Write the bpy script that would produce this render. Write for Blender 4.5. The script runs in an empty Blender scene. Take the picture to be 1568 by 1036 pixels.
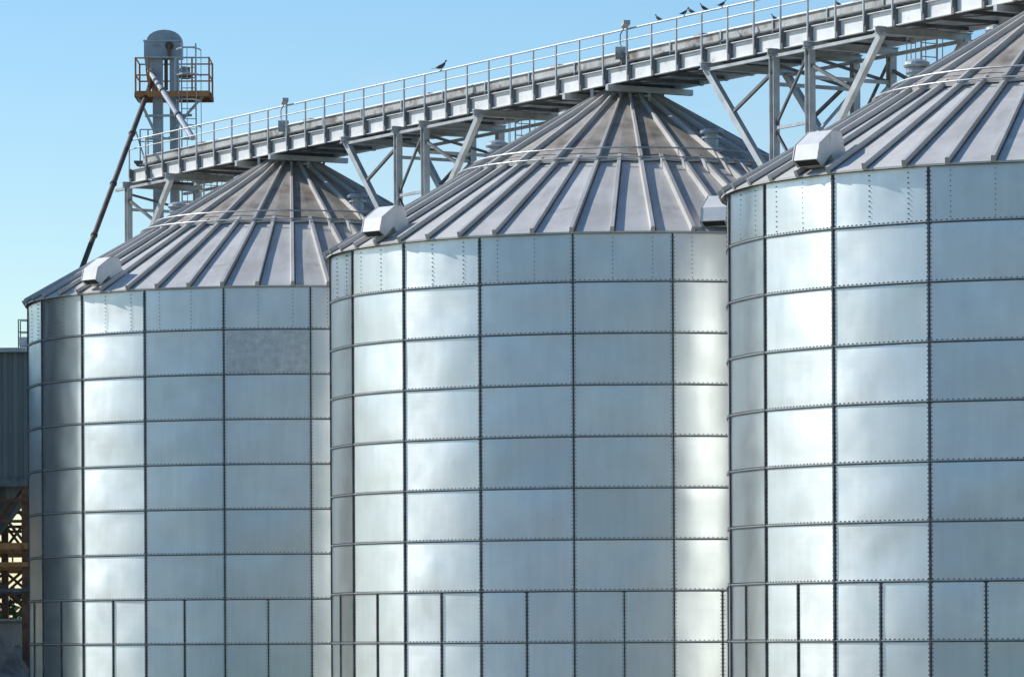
import bpy, math, random
from mathutils import Vector, noise
random.seed(7)
K=7.2/457.0
CAMZ=1.7
D0=7000*K
rad=math.radians
AZ=-112; EL=38
# ---------------------------------------------------------------- materials
def newmat(name):
    m=bpy.data.materials.new(name); m.use_nodes=True
    nt=m.node_tree; b=nt.nodes['Principled BSDF']
    return m,nt,b
def N(nt,t,**kw):
    n=nt.nodes.new(t)
    for k,v in kw.items():
        if k in n.inputs: n.inputs[k].default_value=v
        else: setattr(n,k,v)
    return n
def ramp(nt,fac,stops):
    r=nt.nodes.new('ShaderNodeValToRGB')
    els=r.color_ramp.elements
    while len(els)<len(stops): els.new(0.5)
    for e,(p,c) in zip(els,stops):
        e.position=p; e.color=(c[0],c[1],c[2],1) if hasattr(c,'__len__') else (c,c,c,1)
    nt.links.new(fac,r.inputs[0]); return r.outputs[0]
def mixc(nt,fac,a,b,mode='MIX'):
    m=nt.nodes.new('ShaderNodeMix'); m.data_type='RGBA'; m.blend_type=mode
    for s,v in ((m.inputs[0],fac),(m.inputs[6],a),(m.inputs[7],b)):
        if hasattr(v,'is_output'): nt.links.new(v,s)
        elif hasattr(v,'__len__'): s.default_value=(v[0],v[1],v[2],1)
        else: s.default_value=v
    return m.outputs[2]
def objco(nt,scale=(1,1,1)):
    tc=nt.nodes.new('ShaderNodeTexCoord'); mp=nt.nodes.new('ShaderNodeMapping')
    mp.inputs['Scale'].default_value=scale
    nt.links.new(tc.outputs['Object'],mp.inputs['Vector']); return mp.outputs['Vector']
def noi(nt,co,scale,detail=4,rough=.55):
    n=N(nt,'ShaderNodeTexNoise',Scale=scale,Detail=detail,Roughness=rough)
    nt.links.new(co,n.inputs['Vector']); return n.outputs['Fac']

def wall_mat():
    m,nt,b=newmat('galvanised_wall')
    L=nt.links.new
    at=N(nt,'ShaderNodeAttribute'); at.attribute_name='panel'
    co=objco(nt); cos=objco(nt,(1,1,.12)); coh=objco(nt,(.2,.2,9))
    base=ramp(nt,at.outputs['Fac'],[(0,(.68,.71,.695)),(1,(.83,.85,.835))])
    n1=noi(nt,co,.9,5,.6)
    base=mixc(nt,1,base,ramp(nt,n1,[(.3,.93),(.7,1.03)]),'MULTIPLY')
    n2=noi(nt,cos,5,4,.6)
    base=mixc(nt,1,base,ramp(nt,n2,[(.35,.95),(.6,1.0)]),'MULTIPLY')
    # scattered small scuffs
    n4=noi(nt,co,6,6,.7)
    base=mixc(nt,ramp(nt,n4,[(.69,0),(.75,.6)]),base,(.24,.23,.21))
    L(base,b.inputs['Base Color'])
    b.inputs['Metallic'].default_value=.93
    n5=noi(nt,co,1.6,4,.6)
    r=nt.nodes.new('ShaderNodeMapRange'); L(n5,r.inputs[0])
    r.inputs[1].default_value=.3;r.inputs[2].default_value=.7;r.inputs[3].default_value=.31;r.inputs[4].default_value=.38
    L(r.outputs[0],b.inputs['Roughness'])
    b.inputs['Anisotropic'].default_value=.70
    c=nt.nodes.new('ShaderNodeCombineXYZ'); c.inputs[2].default_value=1
    L(c.outputs[0],b.inputs['Tangent'])
    bp=N(nt,'ShaderNodeBump',Strength=.10,Distance=.01)
    n6=noi(nt,coh,1.0,1,.5); L(n6,bp.inputs['Height'])
    bp2=N(nt,'ShaderNodeBump',Strength=.22,Distance=.06)
    n7=noi(nt,co,1.0,1,.5); L(n7,bp2.inputs['Height']); L(bp.outputs[0],bp2.inputs['Normal'])
    L(bp2.outputs[0],b.inputs['Normal'])
    return m
def weathered_mat():
    m,nt,b=newmat('weathered_zinc')
    co=objco(nt)
    n=noi(nt,co,5,8,.75)
    nt.links.new(ramp(nt,n,[(.35,(.47,.49,.48)),(.65,(.68,.70,.69))]),b.inputs['Base Color'])
    b.inputs['Metallic'].default_value=.6; b.inputs['Roughness'].default_value=.5
    return m
def generic(name,c1,c2,scale=3,metal=0,rough=.6,stretch=(1,1,1),bump=0,detail=5,dirt=None):
    m,nt,b=newmat(name)
    co=objco(nt,stretch)
    n=noi(nt,co,scale,detail,.62)
    col=ramp(nt,n,[(.35,c1),(.65,c2)])
    if dirt:
        n2=noi(nt,objco(nt),dirt[1],6,.7)
        col=mixc(nt,ramp(nt,n2,[(dirt[2],0),(dirt[2]+.12,.85)]),col,dirt[0])
    nt.links.new(col,b.inputs['Base Color'])
    b.inputs['Metallic'].default_value=metal; b.inputs['Roughness'].default_value=rough
    if bump:
        bp=N(nt,'ShaderNodeBump',Strength=bump,Distance=.02); nt.links.new(n,bp.inputs['Height'])
        nt.links.new(bp.outputs[0],b.inputs['Normal'])
    return m
def roofmat(name,c1,c2,dirtc,lo,metal=.1,rough=.45):
    m,nt,b=newmat(name)
    at=N(nt,'ShaderNodeAttribute'); at.attribute_name='panel'
    co=objco(nt)
    col=ramp(nt,noi(nt,co,1.2,5,.62),[(.35,c1),(.65,c2)])
    col=mixc(nt,1,col,ramp(nt,at.outputs['Fac'],[(0,.84),(1,1.06)]),'MULTIPLY')
    col=mixc(nt,ramp(nt,noi(nt,co,.8,6,.7),[(lo,0),(lo+.16,.8)]),col,dirtc)
    col=mixc(nt,ramp(nt,noi(nt,co,9,5,.7),[(.62,0),(.72,.35)]),col,dirtc)
    nt.links.new(col,b.inputs['Base Color'])
    b.inputs['Metallic'].default_value=metal; b.inputs['Roughness'].default_value=rough
    return m
M={}
M['wall']=wall_mat()
M['weath']=weathered_mat()
M['seam']=generic('seam_steel',(.05,.055,.06),(.12,.125,.13),4,.5,.5)
M['lip']=generic('seam_lip',(.34,.36,.36),(.48,.50,.50),5,.6,.4)
M['bolt']=generic('bolt_steel',(.07,.07,.07),(.20,.20,.20),20,.6,.45)
M['roof']=roofmat('roof_sheet',(.50,.485,.45),(.62,.605,.575),(.30,.26,.22),.58)
M['rib']=roofmat('roof_rib',(.48,.465,.435),(.60,.585,.555),(.30,.26,.22),.62)
M['ribshade']=generic('rib_shade_strip',(.09,.08,.07),(.20,.18,.155),5,0,.8)  # dark tone standing in for the shade beside each roof rib
M['upper']=roofmat('upper_roof_sheet',(.31,.27,.225),(.47,.435,.385),(.13,.10,.075),.49,0,.58)
M['hood']=generic('hood_zinc',(.62,.62,.60),(.74,.74,.72),3,.15,.45,dirt=((.35,.32,.28),2,.62))
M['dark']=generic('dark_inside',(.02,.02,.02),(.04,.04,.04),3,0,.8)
M['steel']=generic('galvanised_beam',(.36,.385,.39),(.52,.545,.55),2.5,.3,.5,dirt=((.22,.17,.13),3,.64))
M['girder']=generic('girder_zinc',(.66,.67,.66),(.80,.81,.80),2,.1,.5,dirt=((.38,.33,.28),2.5,.60))
M['casing']=generic('conveyor_casing',(.36,.36,.34),(.56,.56,.54),2.2,.2,.5,dirt=((.15,.11,.085),1.7,.52))
M['steeld']=generic('weathered_beam',(.10,.105,.11),(.19,.20,.20),3,.3,.6,dirt=((.17,.10,.06),3,.6))
M['rust']=generic('rusty_steel',(.12,.055,.03),(.24,.12,.06),3,.1,.8,dirt=((.07,.045,.03),2,.52))
M['orange']=generic('rust_orange_paint',(.42,.17,.05),(.52,.24,.09),4,0,.7,dirt=((.18,.08,.04),3,.55))
M['elev']=generic('elevator_sheet',(.27,.31,.34),(.40,.44,.47),1.5,.4,.45,dirt=((.22,.15,.10),2,.60))
M['pipe']=generic('spout_pipe',(.06,.045,.04),(.13,.10,.085),2,.3,.6)
M['clad']=generic('shed_cladding',(.13,.155,.15),(.20,.23,.22),.5,.2,.55,stretch=(1,1,.15),dirt=((.10,.09,.075),.3,.58))
M['shadeclad']=generic('shade_tower_cladding',(.035,.05,.065),(.06,.08,.095),.5,0,.6,stretch=(1,1,.15))  # dark cladding of the added tower that shades the silo
M['beige']=generic('beige_wall',(.42,.38,.31),(.52,.47,.39),2,0,.85)
M['concrete']=generic('concrete',(.30,.29,.27),(.40,.39,.37),2,0,.9,bump=.3)
M['bird']=generic('pigeon_feather',(.03,.03,.035),(.10,.10,.12),15,0,.7)
M['bark']=generic('bark',(.06,.045,.03),(.12,.09,.06),6,0,.9)
M['leaf']=generic('foliage',(.035,.065,.018),(.09,.13,.04),.6,0,.7)
M['soil']=generic('rubble',(.10,.085,.07),(.24,.21,.18),1.5,0,.95,bump=.5)
M['glass']=generic('lamp_glass',(.5,.5,.5),(.6,.6,.6),3,0,.2)

# ---------------------------------------------------------------- mesh builder
class MB:
    def __init__(s): s.v=[];s.f=[];s.m=[];s.mats=[];s.a=[];s.av=.5
    def mi(s,mat):
        if mat not in s.mats: s.mats.append(mat)
        return s.mats.index(mat)
    def add(s,vs,fs,mat):
        o=len(s.v); s.v.extend([tuple(v) for v in vs]); k=s.mi(mat)
        for f in fs: s.f.append([i+o for i in f]); s.m.append(k); s.a.append(s.av)
    def beam(s,a,b,w,h,mat,up=(0,0,1)):
        a=Vector(a);b=Vector(b);d=(b-a)
        if d.length<1e-6: return
        d.normalize(); u=Vector(up)
        if abs(d.dot(u))>.98: u=Vector((1,0,0)) if abs(d.x)<.9 else Vector((0,1,0))
        x=d.cross(u).normalized(); y=x.cross(d).normalized()
        vs=[]
        for p in (a,b):
            for sx,sy in ((-1,-1),(1,-1),(1,1),(-1,1)):
                vs.append(p+x*(sx*w/2)+y*(sy*h/2))
        s.add(vs,[(0,3,2,1),(4,5,6,7),(0,1,5,4),(1,2,6,5),(2,3,7,6),(3,0,4,7)],mat)
    def ibeam(s,a,b,w,h,mat,up=(0,0,1),t=.02):
        a=Vector(a);b=Vector(b);d=(b-a).normalized();u=Vector(up)
        if abs(d.dot(u))>.98: u=Vector((GD.x,GD.y,0))
        x=d.cross(u).normalized(); y=x.cross(d).normalized()
        s.beam(a+y*(h/2-t/2),b+y*(h/2-t/2),w,t,mat,y)
        s.beam(a-y*(h/2-t/2),b-y*(h/2-t/2),w,t,mat,y)
        s.beam(a,b,t,h-2*t-.002,mat,y)
    def box(s,c,size,mat):
        x,y,z=c; a,b,h=[q/2 for q in size]
        vs=[(x+i*a,y+j*b,z+k*h) for k in(-1,1) for i,j in((-1,-1),(1,-1),(1,1),(-1,1))]
        s.add(vs,[(0,3,2,1),(4,5,6,7),(0,1,5,4),(1,2,6,5),(2,3,7,6),(3,0,4,7)],mat)
    def tube(s,a,b,r,mat,n=8,r2=None,cap=True):
        a=Vector(a);b=Vector(b);d=(b-a).normalized()
        u=Vector((0,0,1)) if abs(d.z)<.95 else Vector((1,0,0))
        x=d.cross(u).normalized();y=x.cross(d).normalized()
        r2=r if r2 is None else r2
        vs=[a+(x*math.cos(t)+y*math.sin(t))*r for t in [2*math.pi*i/n for i in range(n)]]
        vs+=[b+(x*math.cos(t)+y*math.sin(t))*r2 for t in [2*math.pi*i/n for i in range(n)]]
        fs=[(i,(i+1)%n,n+(i+1)%n,n+i) for i in range(n)]
        if cap: fs+=[tuple(range(n))[::-1],tuple(range(n,2*n))]
        s.add(vs,fs,mat)
    def lathe(s,c,prof,mat,n=16):
        cx,cy,cz=c; vs=[];fs=[]
        for r,z in prof:
            for i in range(n):
                t=2*math.pi*i/n; vs.append((cx+r*math.cos(t),cy+r*math.sin(t),cz+z))
        for j in range(len(prof)-1):
            for i in range(n):
                fs.append((j*n+i,j*n+(i+1)%n,(j+1)*n+(i+1)%n,(j+1)*n+i))
        s.add(vs,fs,mat)
    def obj(s,name,parent=None,smooth=False):
        me=bpy.data.meshes.new(name); me.from_pydata(s.v,[],s.f)
        for m in s.mats: me.materials.append(m)
        me.polygons.foreach_set('material_index',s.m)
        if smooth: me.polygons.foreach_set('use_smooth',[True]*len(s.f))
        at=me.attributes.new('panel','FLOAT','FACE'); at.data.foreach_set('value',s.a)
        me.update()
        o=bpy.data.objects.new(name,me); bpy.context.collection.objects.link(o)
        if parent: o.parent=parent
        return o
def empty(name,loc=(0,0,0)):
    e=bpy.data.objects.new(name,None); e.location=loc; bpy.context.collection.objects.link(e); return e
def link(name,me,parent):
    o=bpy.data.objects.new(name,me); bpy.context.collection.objects.link(o); o.parent=parent; return o

# ---------------------------------------------------------------- layout
R=7.2
S2=Vector((181*K,D0,0)); STEP=Vector((561*K,-.137*7000*K,0))
PITCH=STEP.length; GD=STEP.normalized(); GT=Vector((-GD.y,GD.x,0))
def G(s,t,z): return S2+GD*s+GT*t+Vector((0,0,z))
def H(h): return CAMZ+h*K
ZE=H(588); RH=(588+2)*K/8; TAN=.571
def roofz(r): return ZE+.03+(R-r)*TAN
def pol(th,r,z):
    t=rad(th); return Vector((r*math.sin(t),-r*math.cos(t),z))
S0=-29.5
# panels ----------------------------------------------------------
def wall_radius(phi): # phi deg from panel centre
    k=.40
    return R*((1-k)+k*math.cos(rad(9))/math.cos(rad(phi)))
def panels(seed):
    rnd=random.Random(seed); V=[];F=[];A=[]
    nu,nv=12,8
    off=Vector((seed*13.7,seed*5.1,0))
    for row in range(9):
        zt=ZE-row*RH; zb=zt-RH
        for p in range(20):
            th0=S0+18*p; o=len(V); a=rnd.random(); pil=rnd.uniform(-.003,.010); rv=rnd.uniform(-1,1)
            ti=rnd.uniform(-.006,.006)
            for j in range(nv+1):
                v=j/nv
                for i in range(nu+1):
                    u=i/nu; phi=-9+18*u
                    su=math.sin(math.pi*u) if row<7 else abs(math.sin(2*math.pi*u))*.5
                    e=abs(su*math.sin(math.pi*v))**.5 if 0<i<nu and 0<j<nv else 0
                    q=pol(th0+9+phi,R,zb+RH*v)
                    nn=noise.noise(q*.75+off)*.022+noise.noise(q*1.7+off*2)*.004
                    r=wall_radius(phi)+e*(nn+pil+ti*(u-.5))
                    V.append(pol(th0+9+phi,r,zb+RH*v))
            for j in range(nv):
                for i in range(nu):
                    b=o+j*(nu+1)+i
                    F.append((b,b+1,b+nu+2,b+nu+1)); A.append(a)
    me=bpy.data.meshes.new('wall_panels'); me.from_pydata([tuple(v) for v in V],[],F)
    me.materials.append(M['wall'])
    me.polygons.foreach_set('use_smooth',[True]*len(F))
    at=me.attributes.new('panel','FLOAT','FACE'); at.data.foreach_set('value',A)
    me.update(); return me
# shared details --------------------------------------------------
def strip(mb,th,z0,z1,w,h,mat,base=0):
    c=pol(th,R*.0+ (R+base),0); n=pol(th,1,0); t=Vector((n.y,-n.x,0))*-1
    a=c-n*.04; vs=[]
    for z in (z0,z1):
        vs+=[a-t*w/2+Vector((0,0,z)),c+n*h-t*w*.35+Vector((0,0,z)),c+n*h+t*w*.35+Vector((0,0,z)),a+t*w/2+Vector((0,0,z))]
    mb.add(vs,[(0,1,5,4),(1,2,6,5),(2,3,7,6),(0,3,2,1),(4,5,6,7)],mat)
def bolt(mb,p,n,s=.016,h=.014):
    n=n.normalized(); t=Vector((-n.y,n.x,0)).normalized(); b=n.cross(t)
    vs=[]
    for d,q in ((-.004,1),(h,.75)):
        for i,j in ((-1,-1),(1,-1),(1,1),(-1,1)): vs.append(p+n*d+t*(i*s*q)+b*(j*s*q))
    mb.add(vs,[(4,5,6,7),(0,1,5,4),(1,2,6,5),(2,3,7,6),(3,0,4,7)],M['bolt'])
def rr(th):
    phi=((th-S0)%18)-9
    return wall_radius(phi)
def hoopband(mb,z,hh,proud,mat,n=240):
    vs=[];fs=[]
    for i in range(n):
        th=S0+360*i/n; r=rr(th)
        for dr,dz in ((-.02,-hh/2),(proud,-hh/2),(proud,hh/2),(-.02,hh/2)): vs.append(pol(th,r+dr,z+dz))
    for i in range(n):
        a=4*i;b=4*((i+1)%n)
        fs+= [(a,b,b+1,a+1),(a+1,b+1,b+2,a+2),(a+2,b+2,b+3,a+3)]
    mb.add(vs,fs,mat)
def details():
    mb=MB()
    for k in range(1,10):
        hoopband(mb,ZE-k*RH,.024,.018,M['seam'])
        hoopband(mb,ZE-k*RH+.026,.022,.027,M['lip'])
    hoopband(mb,ZE-.03,.07,.03,M['seam'])
    for p in range(20): strip(mb,S0+18*p,.5,ZE-.08,.055,.032,M['seam'])
    for p in range(20): strip(mb,S0+9+18*p,.5,ZE-7*RH,.045,.030,M['seam'],base=rr(S0+9)-R)
    bb=MB()
    for k in range(1,10):
        z=ZE-k*RH; n=420
        for i in range(n):
            th=S0+360*i/n+.4
            bolt(bb,pol(th,rr(th)+.001,z+.048),pol(th,1,0),.014,.018)
    for p in range(20):
        for sgn in (-1,1):
            th=S0+18*p+sgn*.36; z=.6
            while z<ZE-.1:
                bolt(bb,pol(th,rr(th),z),pol(th,1,0),.012,.013); z+=.085
    for j in range(50):
        th=-11.5+7.2*j; z=ZE-RH+.1
        while z<ZE-.1:
            bolt(bb,pol(th,rr(th)+.004,z),pol(th,1,0),.012,.016); z+=.10
    for p in range(20):
        for sgn in (-1,1):
            th=S0+9+18*p+sgn*.3; z=.6
            while z<ZE-7*RH:
                bolt(bb,pol(th,rr(th)+.001,z),pol(th,1,0),.012,.012); z+=.085
    base=MB()
    base.lathe((0,0,0),[(R+.35,-.2),(R+.35,.35),(R+.02,.50),(R-.3,.50)],M['concrete'],80)
    return mb,bb,base
def roof():
    mb=MB()
    rm=3.85
    for j in range(50):
        a=-11.5+7.2*j;b=a+7.2; mb.av=random.random()
        r0=R+.10
        s=random.uniform(-.008,.008)
        mb.add([pol(a,r0,roofz(r0)),pol(b,r0,roofz(r0)),pol(b,rm,roofz(rm)),pol(a,rm,roofz(rm)),pol((a+b)/2,(r0+rm)/2,roofz((r0+rm)/2)+.015+s)],
               [(0,1,4),(1,2,4),(2,3,4),(3,0,4)],M['roof'])
        mb.add([pol(a,r0,roofz(r0)),pol(b,r0,roofz(r0)),pol(b,r0,roofz(r0)-.04),pol(a,r0,roofz(r0)-.04)],[(0,3,2,1)],M['rib'])
        p0=pol(a,R+.13,roofz(R+.13)+.03);p1=pol(a,rm-.05,roofz(rm-.05)+.03)
        d=(p1-p0).normalized(); side=pol(a+90,1,0); up=side.cross(d)
        if up.z<0: up=-up
        vs=[]
        for p in (p0,p1):
            for x,y in ((-.065,-.04),(-.042,.095),(.038,.095),(.045,-.04)): vs.append(p+side*x+up*y)
        mb.add(vs,[(0,1,5,4),(1,2,6,5),(2,3,7,6),(0,3,2,1),(4,5,6,7)],M['rib'])
        # thin strip along the foot of the rib, its shade put in as dark colour
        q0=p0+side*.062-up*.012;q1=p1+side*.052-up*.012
        mb.beam(q0,q1,.030,.018,M['ribshade'],up)
    ru0,ru1=4.0,.55; dz=.09
    for j in range(25):
        a=-11.5+14.4*j;b=a+14.4; m=(a+b)/2; mb.av=random.random()
        def q(th,r,e=0): return pol(th,r,roofz(r)+dz+e)
        mb.add([q(a,ru0),q(m,ru0*.995,.02),q(b,ru0),q(b,ru1),q(m,ru1,.005),q(a,ru1)],[(0,1,4,5),(1,2,3,4)],M['upper'])
        mb.add([q(a,ru0),q(m,ru0*.995,.02),q(b,ru0),q(b,ru0,-.06),q(m,ru0*.995,-.04),q(a,ru0,-.06)],[(0,5,4,1),(1,4,3,2)],M['rib'])
        p0=q(a,ru0+.05,.02);p1=q(a,ru1,.02)
        d=(p1-p0).normalized(); side=pol(a+90,1,0); up=side.cross(d)
        if up.z<0: up=-up
        vs=[]
        for p,k in ((p0,1),(p1,.6)):
            for x,y in ((-.06*k,-.03),(-.036*k,.09),(.036*k,.09),(.045*k,-.03)): vs.append(p+side*x+up*y)
        mb.add(vs,[(0,1,5,4),(1,2,6,5),(2,3,7,6),(0,3,2,1),(4,5,6,7)],M['rib'])
    mb.av=.5
    n=100
    for rh,zz,rt in ((3.72,.22,.022),(4.12,.19,.018)):
        for i in range(n):
            mb.tube(pol(360*i/n,rh,roofz(rh)+zz),pol(360*(i+1)/n,rh,roofz(rh)+zz),rt,M['steel'],6,cap=False)
    for j in range(25):
        a=-11.5+14.4*j
        mb.beam(pol(a,3.72,roofz(3.72)),pol(a,3.72,roofz(3.72)+.22),.03,.03,M['steel'])
        mb.beam(pol(a,4.12,roofz(4.12)),pol(a,4.12,roofz(4.12)+.2),.03,.03,M['steel'])
        mb.beam(pol(a,3.72,roofz(3.72)+.2),pol(a,4.12,roofz(4.12)+.19),.03,.03,M['steel'])
    zc=roofz(.6)+.05
    mb.lathe((0,0,zc),[(.62,-.05),(.66,.0),(.66,.10),(.60,.12),(.30,.20),(.30,.36)],M['steel'],20)
    for a in (-60,30,120,210):
        mb.beam(pol(a,1.0,roofz(1.0)),pol(a,1.0,H(841)),.07,.07,M['steel'])
        mb.beam(pol(a,1.0,roofz(1.0)+.2),pol(a+90,1.0,roofz(1.0)+.2),.05,.06,M['steel'])
    return mb
def vents():
    mb=MB()
    for r,th in ((.445*R,-100),(.46*R,35),(.25*R,-130),(.50*R,150)):
        p=pol(th,r,roofz(r))
        mb.lathe(p,[(.17,-.1),(.17,.28),(.235,.28),(.235,.33),(.17,.34),(.17,.40),(.27,.40),(.285,.44),(.27,.50),(.15,.56),(.03,.58),(0.001,.58)],M['elev'],18)
        mb.box(p+Vector((0,0,.0)),(.5,.5,.10),M['rib'])
    return mb
def hood(th,r,turn=0):
    """sheet metal fan outlet: square duct on a flashing, with a hood turned down the slope"""
    mb=MB()
    Z=.86
    o=pol(th,r,roofz(r)); out=pol(th+turn,1,0); side=pol(th+turn+90,1,0); sl=(out-Vector((0,0,TAN*.9))).normalized(); up=sl.cross(side)
    if up.z<0: up=-up
    sl=sl*Z; up=up*Z; side=side*Z
    w=.36
    def ext(prof,w,mat,cap=True):
        n=len(prof); vs=[o+sl*a+up*b-side*w for a,b in prof]+[o+sl*a+up*b+side*w for a,b in prof]
        fs=[(i,(i+1)%n,n+(i+1)%n,n+i) for i in range(n)]+[tuple(range(n))[::-1],tuple(range(n,2*n))]
        mb.add(vs,fs,mat)
    ext([(-.42,0.0),(.42,0.0),(.42,.05),(-.42,.05)],.42,M['rib'])
    ext([(-.34,.05),(.16,.05),(.22,.30),(-.34,.30)],w-.02,M['hood'])
    ext([(-.36,.30),(.25,.22),(.62,.12),(.74,.34),(.50,.62),(-.10,.70),(-.36,.56)],w,M['hood'])
    def quad(pts,w,mat,eps):
        c=pts; (a1,b1),(a2,b2)=pts
        d=Vector((a2-a1,b2-b1)).normalized()
        mb.add([o+sl*(c[0][0]+d.y*eps)+up*(c[0][1]-d.x*eps)-side*w,o+sl*(c[0][0]+d.y*eps)+up*(c[0][1]-d.x*eps)+side*w,
                o+sl*(c[1][0]+d.y*eps)+up*(c[1][1]-d.x*eps)+side*w,o+sl*(c[1][0]+d.y*eps)+up*(c[1][1]-d.x*eps)-side*w],[(0,1,2,3)],mat)
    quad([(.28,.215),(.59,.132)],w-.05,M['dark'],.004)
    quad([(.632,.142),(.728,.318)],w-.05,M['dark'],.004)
    for g in (-1,1):
        pr=[(.62,.12),(.74,.34),(.50,.62),(-.10,.70),(-.36,.56)]
        for (a1,b1),(a2,b2) in zip(pr,pr[1:]):
            mb.beam(o+sl*a1+up*b1+side*g*w,o+sl*a2+up*b2+side*g*w,.022,.022,M['rib'])
    return mb

D_mb,B_mb,Ba_mb=details()
roof_mb=roof(); vent_mb=vents()
first={}
silos=[]
for i,off in enumerate((0,-1,1)):
    e=empty('grain_silo',S2+STEP*off); silos.append(e)
    link('wall_panels',panels(i+1),e)
    if i==0:
        for nm,mb,sm in (('seams',D_mb,False),('bolts',B_mb,False),('concrete_base',Ba_mb,False),('roof',roof_mb,False),('roof_vents',vent_mb,False)):
            first[nm]=mb.obj(nm,e,sm).data
    else:
        for nm,me in first.items(): link(nm,me,e)
    ths={0:[(-56,.935,10),(17,.95,-40)],1:[(-43,.93,-5),(17,.95,-40)],2:[(-52.5,.94,10)]}[i]
    for th,rf,tn in ths: hood(th,rf*R,tn).obj('outlet_hood',e)
    if i==1:
        mb=MB(); th0=S0+18; z1=ZE-RH-.02; z0=ZE-2*RH+.07; vs=[];n=12
        for a in range(n+1):
            th=th0+.6+(18-1.2)*a/n
            for z in (z0,z1): vs.append(pol(th,rr(th)+.03,z))
        mb.add(vs,[(2*a,2*a+2,2*a+3,2*a+1) for a in range(n)],M['weath'])
        mb.obj('weathered_panel',e,True)

# ---------------------------------------------------------------- conveyor gallery
cg=empty('conveyor_gallery')
mb=MB()
sA=-1.462*PITCH; sB=1.75*PITCH
zb,zg=H(843),H(866)
hw=.95
for t,f in ((-hw,-1),(hw,1)):
    mb.beam(G(sA,t,(zb+zg)/2),G(sB,t,(zb+zg)/2),.012,zg-zb-.03,M['girder'])
    for z in (zb,zg): mb.beam(G(sA,t+f*.03,z),G(sB,t+f*.03,z),.10,.016,M['girder'])
ns=int((sB-sA)/1.09)
for i in range(ns+1):
    s=sA+.05+i*1.09
    for t,f in ((-hw,-1),(hw,1)):
        mb.beam(G(s,t+f*.06,zb-.02),G(s,t+f*.06,zg+.02),.09,.10,M['steeld'],GD)
        mb.beam(G(s,t+f*.12,zg-.22),G(s,t+f*.12,H(919)),.038,.038,M['steel'],GD)
    mb.beam(G(s,-hw+.01,zb+.05),G(s,hw-.01,zb+.05),.06,.08,M['steeld'])
    if i%2==0 and i<ns-1:
        mb.beam(G(s,-hw+.02,zb+.02),G(s+2.18,hw-.02,zb+.02),.05,.02,M['steeld'])
for t,f in ((-hw,-1),(hw,1)):
    for h,r in ((919,.022),(903,.016)):
        mb.tube(G(sA,t+f*.12,H(h)),G(sB,t+f*.12,H(h)),r,M['steel'],6)
mb.beam(G(sA,-.62,zg+.0),G(sB,-.62,zg+.0),.55,.03,M['steeld'])
mb.beam(G(sA,.62,zg+.0),G(sB,.62,zg+.0),.55,.03,M['steeld'])
mb.obj('gallery_deck_and_rails',cg)
mb=MB()
for t,h0,h1,w in ((-.30,877,893,.42),(.36,877,890,.42)):
    mb.beam(G(sA-.2,t,(H(h0)+H(h1))/2),G(sB,t,(H(h0)+H(h1))/2),w,H(h1)-H(h0),M['casing'])
    mb.beam(G(sA-.2,t,H(h1)+.012),G(sB,t,H(h1)+.012),w+.08,.02,M['girder'])
    s=sA;kk=0
    while s<sB:
        mb.beam(G(s,t,(H(h0)+H(h1))/2),G(s+.05,t,(H(h0)+H(h1))/2),w+.07,H(h1)-H(h0)+.07,M['steel'])
        mb.beam(G(s+.5,t,H(868)),G(s+.5,t,H(h0)),w,.08,M['steeld'],GD)
        if kk%3==1: mb.beam(G(s+.9,t,H(h1)+.05),G(s+1.3,t,H(h1)+.05),w*.7,.08,M['casing'])
        s+=2.18;kk+=1
    mb.beam(G(sA-.2,t-w/2-.02,H(879)),G(sB,t-w/2-.02,H(879)),.03,.05,M['steeld'])
for k in (-1,0,1):
    s=k*PITCH
    mb.tube(G(s,-.1,H(868)),G(s,0,roofz(.6)+.3),.20,M['steel'],12)
    mb.beam(G(s-1.0,-1.2,H(836)),G(s-1.0,1.2,H(836)),.12,.14,M['steel'])
    mb.beam(G(s+1.0,-1.2,H(836)),G(s+1.0,1.2,H(836)),.12,.14,M['steel'])
    mb.box(G(s+.6,-.55,H(893)),(.28,.25,.28),M['casing'])
mb.obj('drag_conveyors',cg)
def s_from_x(x,t):
    # plan solve along gallery line so the post sits at that bearing
    k=(x-784)/7000.0; p=S2+GT*t
    return (k*p.y-p.x)/(GD.x-k*GD.y)
for x in (446,957):
    s=s_from_x(x,-hw-.12); s=sA+.05+round((s-sA-.05)/1.09)*1.09
    l=MB(); t=-hw-.12
    l.tube(G(s,t,H(880)),G(s,t,H(925)),.026,M['steel'],6)
    l.tube(G(s,t,H(925)),G(s+.22,t-.1,H(927)),.02,M['steel'],6)
    l.beam(G(s-.02,t-.06,H(924)),G(s+.30,t-.18,H(927)),.16,.09,M['casing'])
    l.beam(G(s+.02,t-.07,H(920.5)),G(s+.26,t-.17,H(924)),.12,.02,M['glass'])
    pr=[G(s-.1,t-.05,H(890)),G(s-.22,t-.05,H(898)),G(s-.22,t-.05,H(912)),G(s-.05,t-.05,H(921))]
    for a,b in zip(pr,pr[1:]): l.tube(a,b,.014,M['steeld'],6)
    l.obj('lamp',cg)

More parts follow.
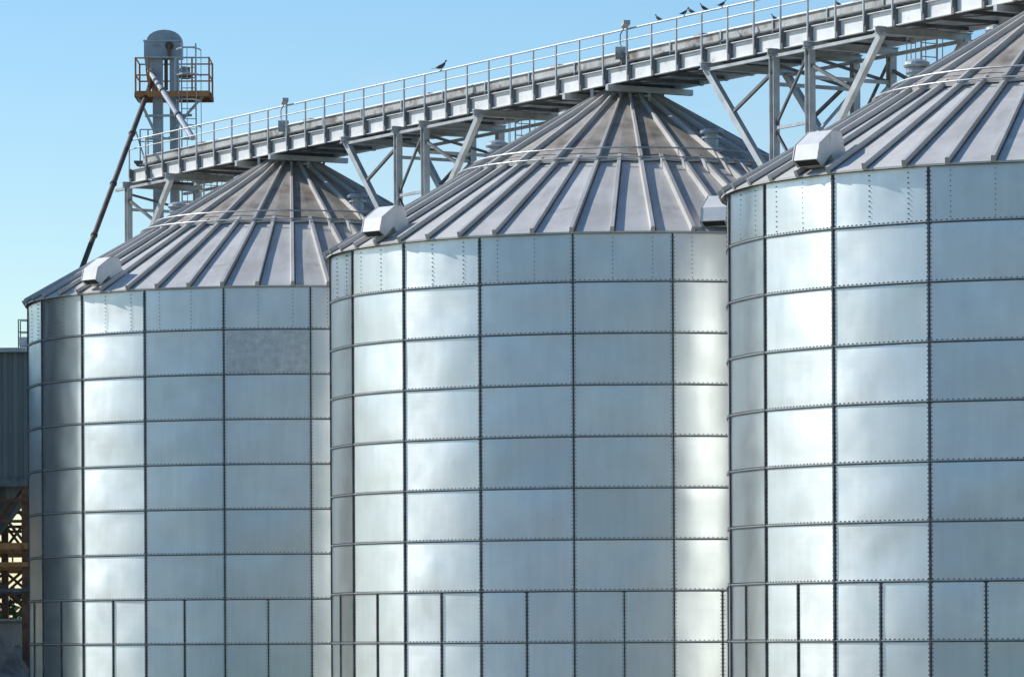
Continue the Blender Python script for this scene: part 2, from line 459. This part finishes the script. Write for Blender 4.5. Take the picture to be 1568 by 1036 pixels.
# trestles
def trestle(c,full=True):
    e=empty('support_trestle'); mb=MB()
    cc=.041*PITCH; so=.2*PITCH; st,sb_=H(834),H(648)
    sides=(-1.10,1.10)
    cols=(-cc,cc) if full else (cc,)
    for t in sides:
        for s in cols: mb.ibeam(G(c+s,t,.0),G(c+s,t,H(834)),.17,.18,M['steel'],up=(0,0,1))
        for sg in ((-1,1) if full else (1,)):
            mb.beam(G(c+sg*so,t,st),G(c+sg*cc,t,sb_),.16,.13,M['steel'],GT)
            mb.beam(G(c+sg*(so*.62+cc*.38),t,st-(st-sb_)*.38),G(c+sg*cc,t,st-.35),.07,.07,M['steeld'])
        if full:
            z=2.0;k=0
            while z<H(800):
                mb.beam(G(c-cc,t,z),G(c+cc,t,z),.07,.07,M['steel'])
                a,b=(-cc,cc) if k%2 else (cc,-cc)
                mb.beam(G(c+a,t,z),G(c+b,t,z+1.6),.06,.05,M['steeld']); z+=1.6;k+=1
        mb.beam(G(c-(so if full else 0)-.1,t,H(834)-.02),G(c+so+.1,t,H(834)-.02),.10,.07,M['steel'])
    for s in cols:
        z=1.0;k=0
        while z<H(800):
            mb.beam(G(c+s,-1.1,z),G(c+s,1.1,z),.08,.08,M['steel'])
            a,b=(-1.1,1.1) if k%2 else (1.1,-1.1)
            z2=min(z+2.2,H(822))
            mb.beam(G(c+s,a,z),G(c+s,b,z2),.07,.06,M['steel'] if k%2 else M['steeld']); z+=2.2;k+=1
    for s in ([-so,-cc,cc,so] if full else [cc,so]):
        mb.ibeam(G(c+s,-1.28,H(837)+.02),G(c+s,1.28,H(837)+.02),.14,.17,M['steel'])
    mb.obj('columns_and_struts',e)
    return e
trestle(-.5*PITCH);trestle(.5*PITCH);trestle(1.5*PITCH);trestle(-1.5*PITCH,False)
# caged ladders
def ladder(mb,base,z0,z1,sd,nd,w=.42,cage=True,mat='steel',zc=None):
    sd=Vector(sd);nd=Vector(nd)
    for g in (-1,1): mb.beam(Vector((base.x,base.y,z0))+sd*g*w/2,Vector((base.x,base.y,z1))+sd*g*w/2,.04,.04,M[mat])
    z=z0+.2
    while z<z1:
        mb.tube(Vector((base.x,base.y,z))-sd*w/2,Vector((base.x,base.y,z))+sd*w/2,.013,M[mat],5); z+=.3
    if cage:
        z=(zc or z0+.5); pts=[]
        def ring(z):
            return [Vector((base.x,base.y,z))+sd*(.36*math.cos(a))+nd*(.0+.68*math.sin(a)) for a in [math.pi*i/8 for i in range(9)]]
        zs=[]
        while z<=z1+.01: zs.append(z); z+=.75
        for z in zs:
            r=ring(z)
            for a,b in zip(r,r[1:]): mb.beam(a,b,.02,.04,M[mat])
        r0=ring(zs[0]);r1=ring(zs[-1])
        for i in (0,2,4,6,8): mb.beam(r0[i],r1[i],.03,.02,M[mat])
for k in (-1,0,1):
    e=empty('access_ladder'); mb=MB()
    b=G(k*PITCH-.30*PITCH,.15,0)
    ladder(mb,b,roofz(.3*PITCH),H(850),GT,-GD)
    mb.obj('rungs_and_cage',e)

# ---------------------------------------------------------------- bucket elevator
def U(x,D,h): return Vector(((x-784)*D*K,D*D0,H(h)))
ee=empty('bucket_elevator')
De=1.215; mb=MB()
c=U(257,De,0); px=De*K
def E(dx,dy,y): # dx in photo-scale px at this depth -> metres
    return Vector((c.x+dx*px,c.y+dy,H((986-y)*De)))
ztop=92
for dx,ww in ((-11,15),(14,13)):
    a=E(dx,0,1100);a.z=0; b=E(dx,0,ztop)
    mb.beam(a,b,ww*px,.34,M['elev'],(0,1,0))
    z=1.5
    while z<b.z-.3:
        mb.box((a.x,a.y,z),(ww*px+.07,.41,.05),M['steel']); z+=1.25
def prof_ext(mb,pts,y0,y1,mat):
    n=len(pts); vs=[(x,y0,z) for x,z in pts]+[(x,y1,z) for x,z in pts]
    mb.add(vs,[(i,(i+1)%n,n+(i+1)%n,n+i) for i in range(n)]+[tuple(range(n)),tuple(range(n,2*n))[::-1]],mat)
def zy(y): return H((986-y)*De)
pts=[(c.x-25*px,zy(92)),(c.x-31*px,zy(86)),(c.x-31*px,zy(64))]
for i in range(11):
    a=math.pi*(1-i/10)
    pts.append((c.x-0*px+27*px*math.cos(a)-0*px,zy(66)+17*px*math.sin(a)))
pts+=[(c.x+27*px,zy(92))]
prof_ext(mb,pts,c.y-.28,c.y+.28,M['elev'])
mb.beam((c.x-32*px,c.y-.30,zy(66)),(c.x+28*px,c.y-.30,zy(66)),.03,.05,M['steel'])
mb.beam((c.x-28*px,c.y-.30,zy(91)),(c.x+28*px,c.y-.30,zy(91)),.05,.06,M['steel'])
mb.tube((c.x+8*px,c.y-.42,zy(74)),(c.x+8*px,c.y+.5,zy(74)),.12,M['pipe'],12)
mb.beam((c.x+8*px,c.y-.36,zy(72)),(c.x+8*px,c.y-.36,zy(90)),.18,.08,M['rust'])
mb.beam((c.x+2*px,c.y-.10,zy(94)),(c.x+2*px,c.y-.10,zy(140)),.12,.10,M['rust'])
mb.tube((c.x+30*px,c.y-.35,zy(112)),(c.x+30*px,c.y+.15,zy(112)),.13,M['elev'],12)
mb.box((c.x+30*px,c.y+.3,zy(112)),(.26,.26,.32),M['rust'])
mb.beam((c.x+20*px,c.y,zy(119)),(c.x+42*px,c.y,zy(119)),.5,.05,M['steeld'])
mb.beam(E(-26,-.05,84),E(-23,-.05,108),.22,.26,M['elev'],(0,1,0))
mb.beam(E(-23,-.05,108),E(-20,-.1,128),.24,.26,M['orange'],(0,1,0))
mb.obj('elevator_leg_and_head',ee)
mb=MB()
yp=150
x0,x1=c.x-42*px,c.x+70*px
zp=zy(yp)
for yy in (c.y-.75,c.y+.75):
    mb.beam((x0,yy,zp),(x1,yy,zp),.06,.16,M['orange'])
for xx in (x0,c.x-20*px,c.x+22*px,x1):
    mb.beam((xx,c.y-.72,zp-.01),(xx,c.y+.72,zp-.01),.08,.14,M['rust'])
mb.box((c.x+44*px,c.y,zp+.085),(50*px,1.42,.02),M['rust'])
mb.box((c.x-32*px,c.y,zp+.085),(22*px,1.42,.02),M['rust'])
for k,zz in ((0,.55),(1,1.05)):
    for a,b in (((x0,-.74),(x0,.74)),((x1,-.74),(x1,.74)),((x0,-.74),(x0+20*px,-.74)),((x1-52*px,-.74),(x1,-.74)),((x0,.74),(x1,.74))):
        mb.tube((a[0],c.y+a[1],zp+zz),(b[0],c.y+b[1],zp+zz),.024,M['orange'] if a[0]==x0 or k==0 else M['steel'],6)
for xx,mt in ((x0,'orange'),(x0+20*px,'orange'),(x1-52*px,'steel'),(x1-26*px,'orange'),(x1,'orange')):
    for yy in (-.74,.74):
        mb.beam((xx,c.y+yy,zp),(xx,c.y+yy,zp+1.07),.05,.05,M[mt])
for xx in (x0+3*px,x1-10*px):
    mb.beam((xx,c.y-.6,zp-.05),(c.x+(8*px if xx>c.x else -14*px),c.y-.2,zp-1.1),.06,.06,M['steel'])
ladder(mb,Vector((c.x+38*px,c.y-.5,0)),3.0,zp+1.5,(1,0,0),(0,-1,0),cage=True,zc=4.0)
for y in (180,215,255): mb.beam(E(-30,-.2,y),E(42,-.3,y),.06,.07,M['steel'])
zp2=zy(232)
mb.box((c.x-10*px,c.y-.2,zp2-.4),(70*px,1.2,.05),M['steeld'])
for xx in (-36,-24,):
    mb.beam((c.x+xx*px,c.y-.6,zp2-.6),(c.x+xx*px,c.y-.6,zp2+.55),.04,.04,M['steel'])
mb.tube((c.x-36*px,c.y-.6,zp2+.55),(c.x-10*px,c.y-.6,zp2+.55),.02,M['steel'],6)
mb.tube((c.x-36*px,c.y-.6,zp2+.2),(c.x-10*px,c.y-.6,zp2+.2),.02,M['steel'],6)
mb.beam(E(-46,-.6,195),E(-24,-.6,265),.04,.04,M['steel'])
mb.obj('platform_and_ladder',ee)
mb=MB()
pa=E(-22,-.3,112); pb=U(299,1.185,(985-212)*1.185)
mb.tube(pa,pb,.085,M['elev'],10)
for k in (.3,.66): 
    q=pa.lerp(pb,k);dd=(pb-pa).normalized(); mb.tube(q-dd*.04,q+dd*.04,.115,M['steeld'],10)
st=E(-20,-.1,126)
end=Vector((U(119,1.145,0).x,1.145*D0,roofz(.82*R)-.1))
mb.tube(st,end,.075,M['pipe'],12)
for k in (.27,.52,.77):
    q=st.lerp(end,k);dd=(end-st).normalized(); mb.tube(q-dd*.04,q+dd*.04,.10,M['pipe'],12)
mb.tube(end+Vector((0,0,-.3)),end+Vector((0,0,.15)),.12,M['pipe'],12)
mb.beam(E(-17,-.12,122),E(-6,-.2,150),.16,.14,M['orange'],(0,1,0))
mb.obj('spouts',ee)

# ---------------------------------------------------------------- shed
sh=empty('industrial_shed'); Ds=1.36
yS=Ds*D0
def sx(x): return (x-784)*Ds*K
def sz(y): return H((988-y)*Ds)
def corrug(mb,xa,xb,y,z0,z1,mat):
    vs=[];pt=[];x=xa
    while x<xb:
        for dx,dy in ((0,0),(.05,-.06),(.17,-.06),(.22,0)): pt.append((min(x+dx,xb),y+dy))
        x+=.34
    pt.append((xb,y))
    for a,b in pt: vs+=[(a,b,z0),(a,b,z1)]
    mb.add(vs,[(2*i,2*i+2,2*i+3,2*i+1) for i in range(len(pt)-1)],mat)
mb=MB()
xr=sx(56); xl=xr-30
z0,z1=sz(737),sz(536)
corrug(mb,xl,xr,yS,z0,z1,M['clad'])
mb.add([(xr,yS,z0),(xr,yS+14,z0),(xr,yS+14,z1),(xr,yS,z1)],[(0,1,2,3)],M['clad'])
mb.add([(xl,yS,z0),(xl,yS+14,z0),(xl,yS+14,z1),(xl,yS,z1)],[(0,3,2,1)],M['clad'])
mb.add([(xl,yS+14,z0),(xr,yS+14,z0),(xr,yS+14,z1),(xl,yS+14,z1)],[(0,3,2,1)],M['clad'])
mb.add([(xl-.2,yS-.25,z1),(xr+.2,yS-.25,z1),(xr+.2,yS+7,z1+.45),(xl-.2,yS+7,z1+.45)],[(0,1,2,3)],M['steeld'])
mb.add([(xl-.2,yS+14.2,z1),(xr+.2,yS+14.2,z1),(xr+.2,yS+7,z1+.45),(xl-.2,yS+7,z1+.45)],[(0,3,2,1)],M['steeld'])
mb.beam((xl-.2,yS-.25,z1-.05),(xr+.2,yS-.25,z1-.05),.05,.14,M['steel'])
mb.add([(xl,yS+.1,z0),(xr,yS+.1,z0),(xr,yS+14,z0),(xl,yS+14,z0)],[(0,1,2,3)],M['dark'])
mb.obj('cladding_and_roof',sh)
mb=MB()
for yy in (0,7,13.8):
    x=xr-.35;k=0
    while x>xl:
        mb.beam((x,yS+yy,0),(x,yS+yy,z0),.26,.22,M['rust'])
        if x-.9>xl:
            x2=x-1.45 if k<2 else x-4
            for za,zb2 in ((sz(835),sz(745)),(sz(930),sz(872))):
                mb.beam((x,yS+yy,za),(x2,yS+yy,zb2),.09,.09,M['rust']);mb.beam((x2,yS+yy+.1,za),(x,yS+yy+.1,zb2),.09,.09,M['rust'])
        x-= 1.45 if k<2 else 4; k+=1
    for y,mt,h in ((741,'steeld',.25),(768,'rust',.12),(800,'rust',.10),(838,'orange',.22),(866,'orange',.16),(905,'steeld',.12)):
        mb.beam((xl,yS+yy-.16,sz(y)),(xr-.1,yS+yy-.16,sz(y)),.12,h,M[mt])
x=xr-.3
while x>xl: mb.beam((x,yS-.2,sz(862)),(x,yS-.2,sz(842)),.06,.05,M['rust']); x-=.45
# floor slab / hopper bottoms carried by the frame
for k in range(7):
    hx=xr-2.4-k*4
    mb.lathe((hx,yS+5,z0),[(1.6,0),(1.6,-.5),(.35,-2.1),(.3,-2.5)],M['steeld'],14)
mb.obj('steel_frame',sh)
mb=MB()
mb.box(((xl+xr)/2,yS+3,(sz(990)+sz(952))/2+.0),(30,.25,sz(952)-sz(990)),M['beige'])
mb.box(((xl+xr)/2,yS+2.8,sz(950)),(30,.5,.08),M['steel'])
mb.box(((xl+xr)/2,yS+3.0,sz(990)/2-.02),(30,.5,sz(990)),M['concrete'])
mb.obj('low_wall',sh)
rt=MB(); hx=sx(41); hy=yS+1.0
rt.box((hx,hy,z1+.28),(.55,.6,.30),M['hood'])
for dx in (-.3,.0,.3):
    for dy in (-.3,.3): rt.beam((hx+dx,hy+dy,z1+.05),(hx+dx,hy+dy,z1+1.0),.035,.035,M['steeld'])
for zz in (.6,1.0):
    for dy in (-.3,.3): rt.beam((hx-.3,hy+dy,z1+zz),(hx+.3,hy+dy,z1+zz),.03,.03,M['steeld'])
rt.obj('roof_hatch_rail',sh)
# added out-of-view tower, sized to shade and darken the last silo's left side
sdir=Vector((math.sin(rad(AZ)),-math.cos(rad(AZ)),0)); pdir=Vector((-sdir.y,sdir.x,0))*-1   # pdir ~ (+.37,+.93)
s1c=S2-STEP
edge=s1c+pol(-49,R,0)
dw,dd_,dh=6.4,5.0,10.5+12.5*math.tan(rad(EL))
ctr=edge+sdir*(12.0+dd_/2)+pdir*(dw/2)
dr=empty('shade_tower',ctr); dr.rotation_euler=(0,0,math.atan2(pdir.y,pdir.x))
mb=MB(); hx_,hy_=dw/2,dd_/2
corrug(mb,-hx_,hx_,-hy_,.1,dh,M['shadeclad'])
vs=[(-hx_,-hy_),(hx_,-hy_),(hx_,hy_),(-hx_,hy_)]
for a,b in ((1,2),(2,3),(3,0)):
    (xa,ya),(xb,yb)=vs[a],vs[b]
    mb.add([(xa,ya,.1),(xb,yb,.1),(xb,yb,dh),(xa,ya,dh)],[(0,1,2,3)],M['shadeclad'])
mb.add([(-hx_,-hy_,dh-.02),(hx_,-hy_,dh-.02),(hx_,hy_,dh+.0),(-hx_,hy_,dh+.0)],[(0,1,2,3)],M['steeld'])
for z in [1.2+2.4*k for k in range(int(dh/2.4))]:
    mb.beam((-hx_-.05,-hy_-.12,z),(hx_+.05,-hy_-.12,z),.08,.12,M['steeld'])
    mb.beam((-hx_-.05,hy_+.06,z),(hx_+.05,hy_+.06,z),.08,.12,M['steeld'])
mb.obj('tower_body',dr); mb=MB()
for z in (5.4,10.2,15.0):
    for xx in (-1.7,1.7):
        for sg in (-1,1):
            mb.box((xx,sg*(hy_+.10),z),(1.9,.08,1.5),M['steel'])
            for q in range(5): mb.box((xx,sg*(hy_+.155),z-.56+q*.28),(1.7,.03,.14),M['dark'])
mb.obj('louvres',dr)

# rubble heap under shed
def heap(name,cx,cy,rx,ry,h,seed):
    vs=[];fs=[];n=26
    for j in range(n+1):
        for i in range(n+1):
            u=-1+2*i/n;v=-1+2*j/n;r=math.hypot(u,v)
            z=max(0,1-r)*h*(1+.6*noise.noise(Vector((u*3+seed,v*3,0))))+.15*noise.noise(Vector((u*9,v*9,seed)))*max(0,1-r)-.02
            vs.append((cx+u*rx,cy+v*ry,z))
    for j in range(n):
        for i in range(n):
            a=j*(n+1)+i; fs.append((a,a+1,a+n+2,a+n+1))
    m=MB(); m.add(vs,fs,M['soil']); m.obj(name)
heap('rubble_heap',sx(-20),yS-3,3.6,3,2.2,3)

# ---------------------------------------------------------------- ground
gm,nt,b=newmat('ground')
co=objco(nt)
n1=noi(nt,co,.03,5,.6); n2=noi(nt,co,3,6,.7)
cg1=ramp(nt,n2,[(.3,(.13,.12,.10)),(.7,(.24,.225,.20))])
cg2=ramp(nt,n2,[(.3,(.05,.075,.025)),(.7,(.10,.13,.05))])
nt.links.new(mixc(nt,ramp(nt,n1,[(.48,0),(.54,1)]),cg1,cg2),b.inputs['Base Color'])
b.inputs['Roughness'].default_value=.95
mb=MB(); mb.add([(-4000,-4000,0),(4000,-4000,0),(4000,6000,0),(-4000,6000,0)],[(0,1,2,3)],gm); mb.obj('ground')

# ---------------------------------------------------------------- trees
def tree_row(name,places,seed,leaves=420):
    rnd=random.Random(seed); mb=MB()
    for (x,y,h) in places:
        tr=h*.03
        top=Vector((x+rnd.uniform(-.5,.5),y+rnd.uniform(-.5,.5),h*.75))
        mb.tube((x,y,0),top,tr,M['bark'],7,r2=tr*.3)
        clumps=[]
        for k in range(9):
            a=rnd.uniform(0,6.28); z=h*rnd.uniform(.30,.92); rr_=h*.28*rnd.uniform(.4,1)*(1.25-z/h)*1.4
            cc=Vector((x+rr_*math.cos(a),y+rr_*math.sin(a),z))
            p=Vector((x,y,0)).lerp(top,min(1,z/h*.75))
            mb.tube(p,cc,tr*.35,M['bark'],5,r2=tr*.1,cap=False)
            clumps.append((cc,h*rnd.uniform(.09,.17)))
        for k in range(leaves):
            cc,cr=rnd.choice(clumps)
            d=Vector((rnd.gauss(0,1),rnd.gauss(0,1),rnd.gauss(0,.8)));d.normalize();d*=cr*rnd.uniform(.4,1.15)
            p=cc+d; s=rnd.uniform(.2,.5)*min(1,h/8)
            a=Vector((rnd.gauss(0,1),rnd.gauss(0,1),rnd.gauss(0,1))).normalized(); bq=a.orthogonal().normalized()
            mb.add([p-a*s,p+bq*s*.6,p+a*s,p-bq*s*.6],[(0,1,2,3)],M['leaf'])
    mb.obj(name)
rnd=random.Random(4)
tree_row('tree_row',[(-90+i*8+rnd.uniform(-3,3),22+rnd.uniform(-10,6)-44*(abs(i-13)<6),rnd.uniform(10,22)) for i in range(28) if i not in (7,8,15,21)],5,700)
tree_row('distant_trees',[(-80+i*5.5+rnd.uniform(-2,2),260+rnd.uniform(-8,8),rnd.uniform(4.5,7)) for i in range(16)]+[(-27+i*1.7,181+rnd.uniform(-2,2),rnd.uniform(4.2,5.8)) for i in range(8)],6,600)

# ---------------------------------------------------------------- pigeons
def pigeon_mesh():
    mb=MB()
    rings=[(-.17,.02,.012,.004),(-.12,.022,.02,.012),(-.07,.03,.036,.034),(-.01,.05,.052,.052),(.05,.075,.05,.055),(.085,.11,.034,.038),(.10,.145,.024,.027),(.112,.17,.027,.026),(.128,.178,.018,.018),(.14,.176,.005,.005),(.158,.168,.001,.001)]
    n=10;vs=[];fs=[]
    for x,z,ry,rz in rings:
        for i in range(n):
            a=2*math.pi*i/n; vs.append((x,ry*math.cos(a),z+rz*math.sin(a)+.03))
    for j in range(len(rings)-1):
        for i in range(n): fs.append((j*n+i,j*n+(i+1)%n,(j+1)*n+(i+1)%n,(j+1)*n+i))
    mb.add(vs,fs,M['bird'])
    for g in (-1,1):
        mb.add([(.06,g*.048,.12),(-.02,g*.06,.11),(-.15,g*.02,.05),(-.05,g*.058,.06)],[(0,1,2,3)],M['bird'])
        mb.tube((.0,g*.02,.04),(.01,g*.02,.0),.005,M['orange'],5)
    mb.add([(-.15,-.012,.052),(-.15,.012,.052),(-.25,.03,.03),(-.25,-.03,.03)],[(0,1,2,3)],M['bird'])
    return mb
pm=None
t=-hw-.12
for i,(x,h) in enumerate(((680,920.5),(1013,920.5),(1052,920.5),(1063,920.5),(1083,920.5),(1110,920.5),(1192,894.5),(1290,894.5))):
    s=s_from_x(x,t if h>900 else -.3)
    if pm is None: o=pigeon_mesh().obj('pigeon',None,True); pm=o.data
    else: o=bpy.data.objects.new('pigeon',pm); bpy.context.collection.objects.link(o)
    o.location=G(s,t if h>900 else -.3,H(h)); o.rotation_euler=(0,0,rnd.choice((0.3,2.9,-.4,3.5,2.4))); k=.75 if i else 1.1; o.scale=(k,k,k)

# ---------------------------------------------------------------- light
sd=Vector((math.sin(rad(AZ))*math.cos(rad(EL)),-math.cos(rad(AZ))*math.cos(rad(EL)),math.sin(rad(EL))))
ld=bpy.data.lights.new('sun','SUN'); ld.energy=5.0; ld.angle=rad(.5); ld.color=(1,.955,.885)
lo=bpy.data.objects.new('sun',ld); bpy.context.collection.objects.link(lo)
lo.rotation_euler=(-sd).to_track_quat('-Z','Y').to_euler(); lo.location=sd*60
w=bpy.data.worlds.new('World'); bpy.context.scene.world=w; w.use_nodes=True
nt=w.node_tree; bg=nt.nodes['Background']
sky=nt.nodes.new('ShaderNodeTexSky'); sky.sky_type='NISHITA'; sky.sun_disc=False
sky.sun_elevation=rad(EL); sky.sun_rotation=math.atan2(sd.x,sd.y)
sky.air_density=1.0; sky.dust_density=.25; sky.ozone_density=2.6
tc=nt.nodes.new('ShaderNodeTexCoord'); mp=nt.nodes.new('ShaderNodeMapping'); mp.inputs['Scale'].default_value=(1,1,2.2); mp.inputs['Location'].default_value=(.3,.1,.2)
nt.links.new(tc.outputs['Generated'],mp.inputs['Vector'])
cf=ramp(nt,noi(nt,mp.outputs[0],9,6,.55),[(.55,0),(.80,.45)])
col=mixc(nt,cf,sky.outputs[0],(5.5,5.7,5.9))
hs=nt.nodes.new('ShaderNodeHueSaturation'); hs.inputs['Saturation'].default_value=1.27
nt.links.new(col,hs.inputs['Color'])
nt.links.new(hs.outputs[0],bg.inputs['Color'])
bg.inputs['Strength'].default_value=.145
sc=bpy.context.scene
sc.view_settings.view_transform='Standard'; sc.view_settings.look='None'; sc.view_settings.exposure=0

cd=bpy.data.cameras.new('camera'); cam=bpy.data.objects.new('camera',cd); bpy.context.collection.objects.link(cam)
cd.sensor_width=36; cd.lens=36*7000/1568; cd.shift_y=464/1568; cd.clip_end=20000; cd.clip_start=.5
cam.location=(0,0,CAMZ); cam.rotation_euler=(rad(90),rad(.28),0)
sc.camera=cam
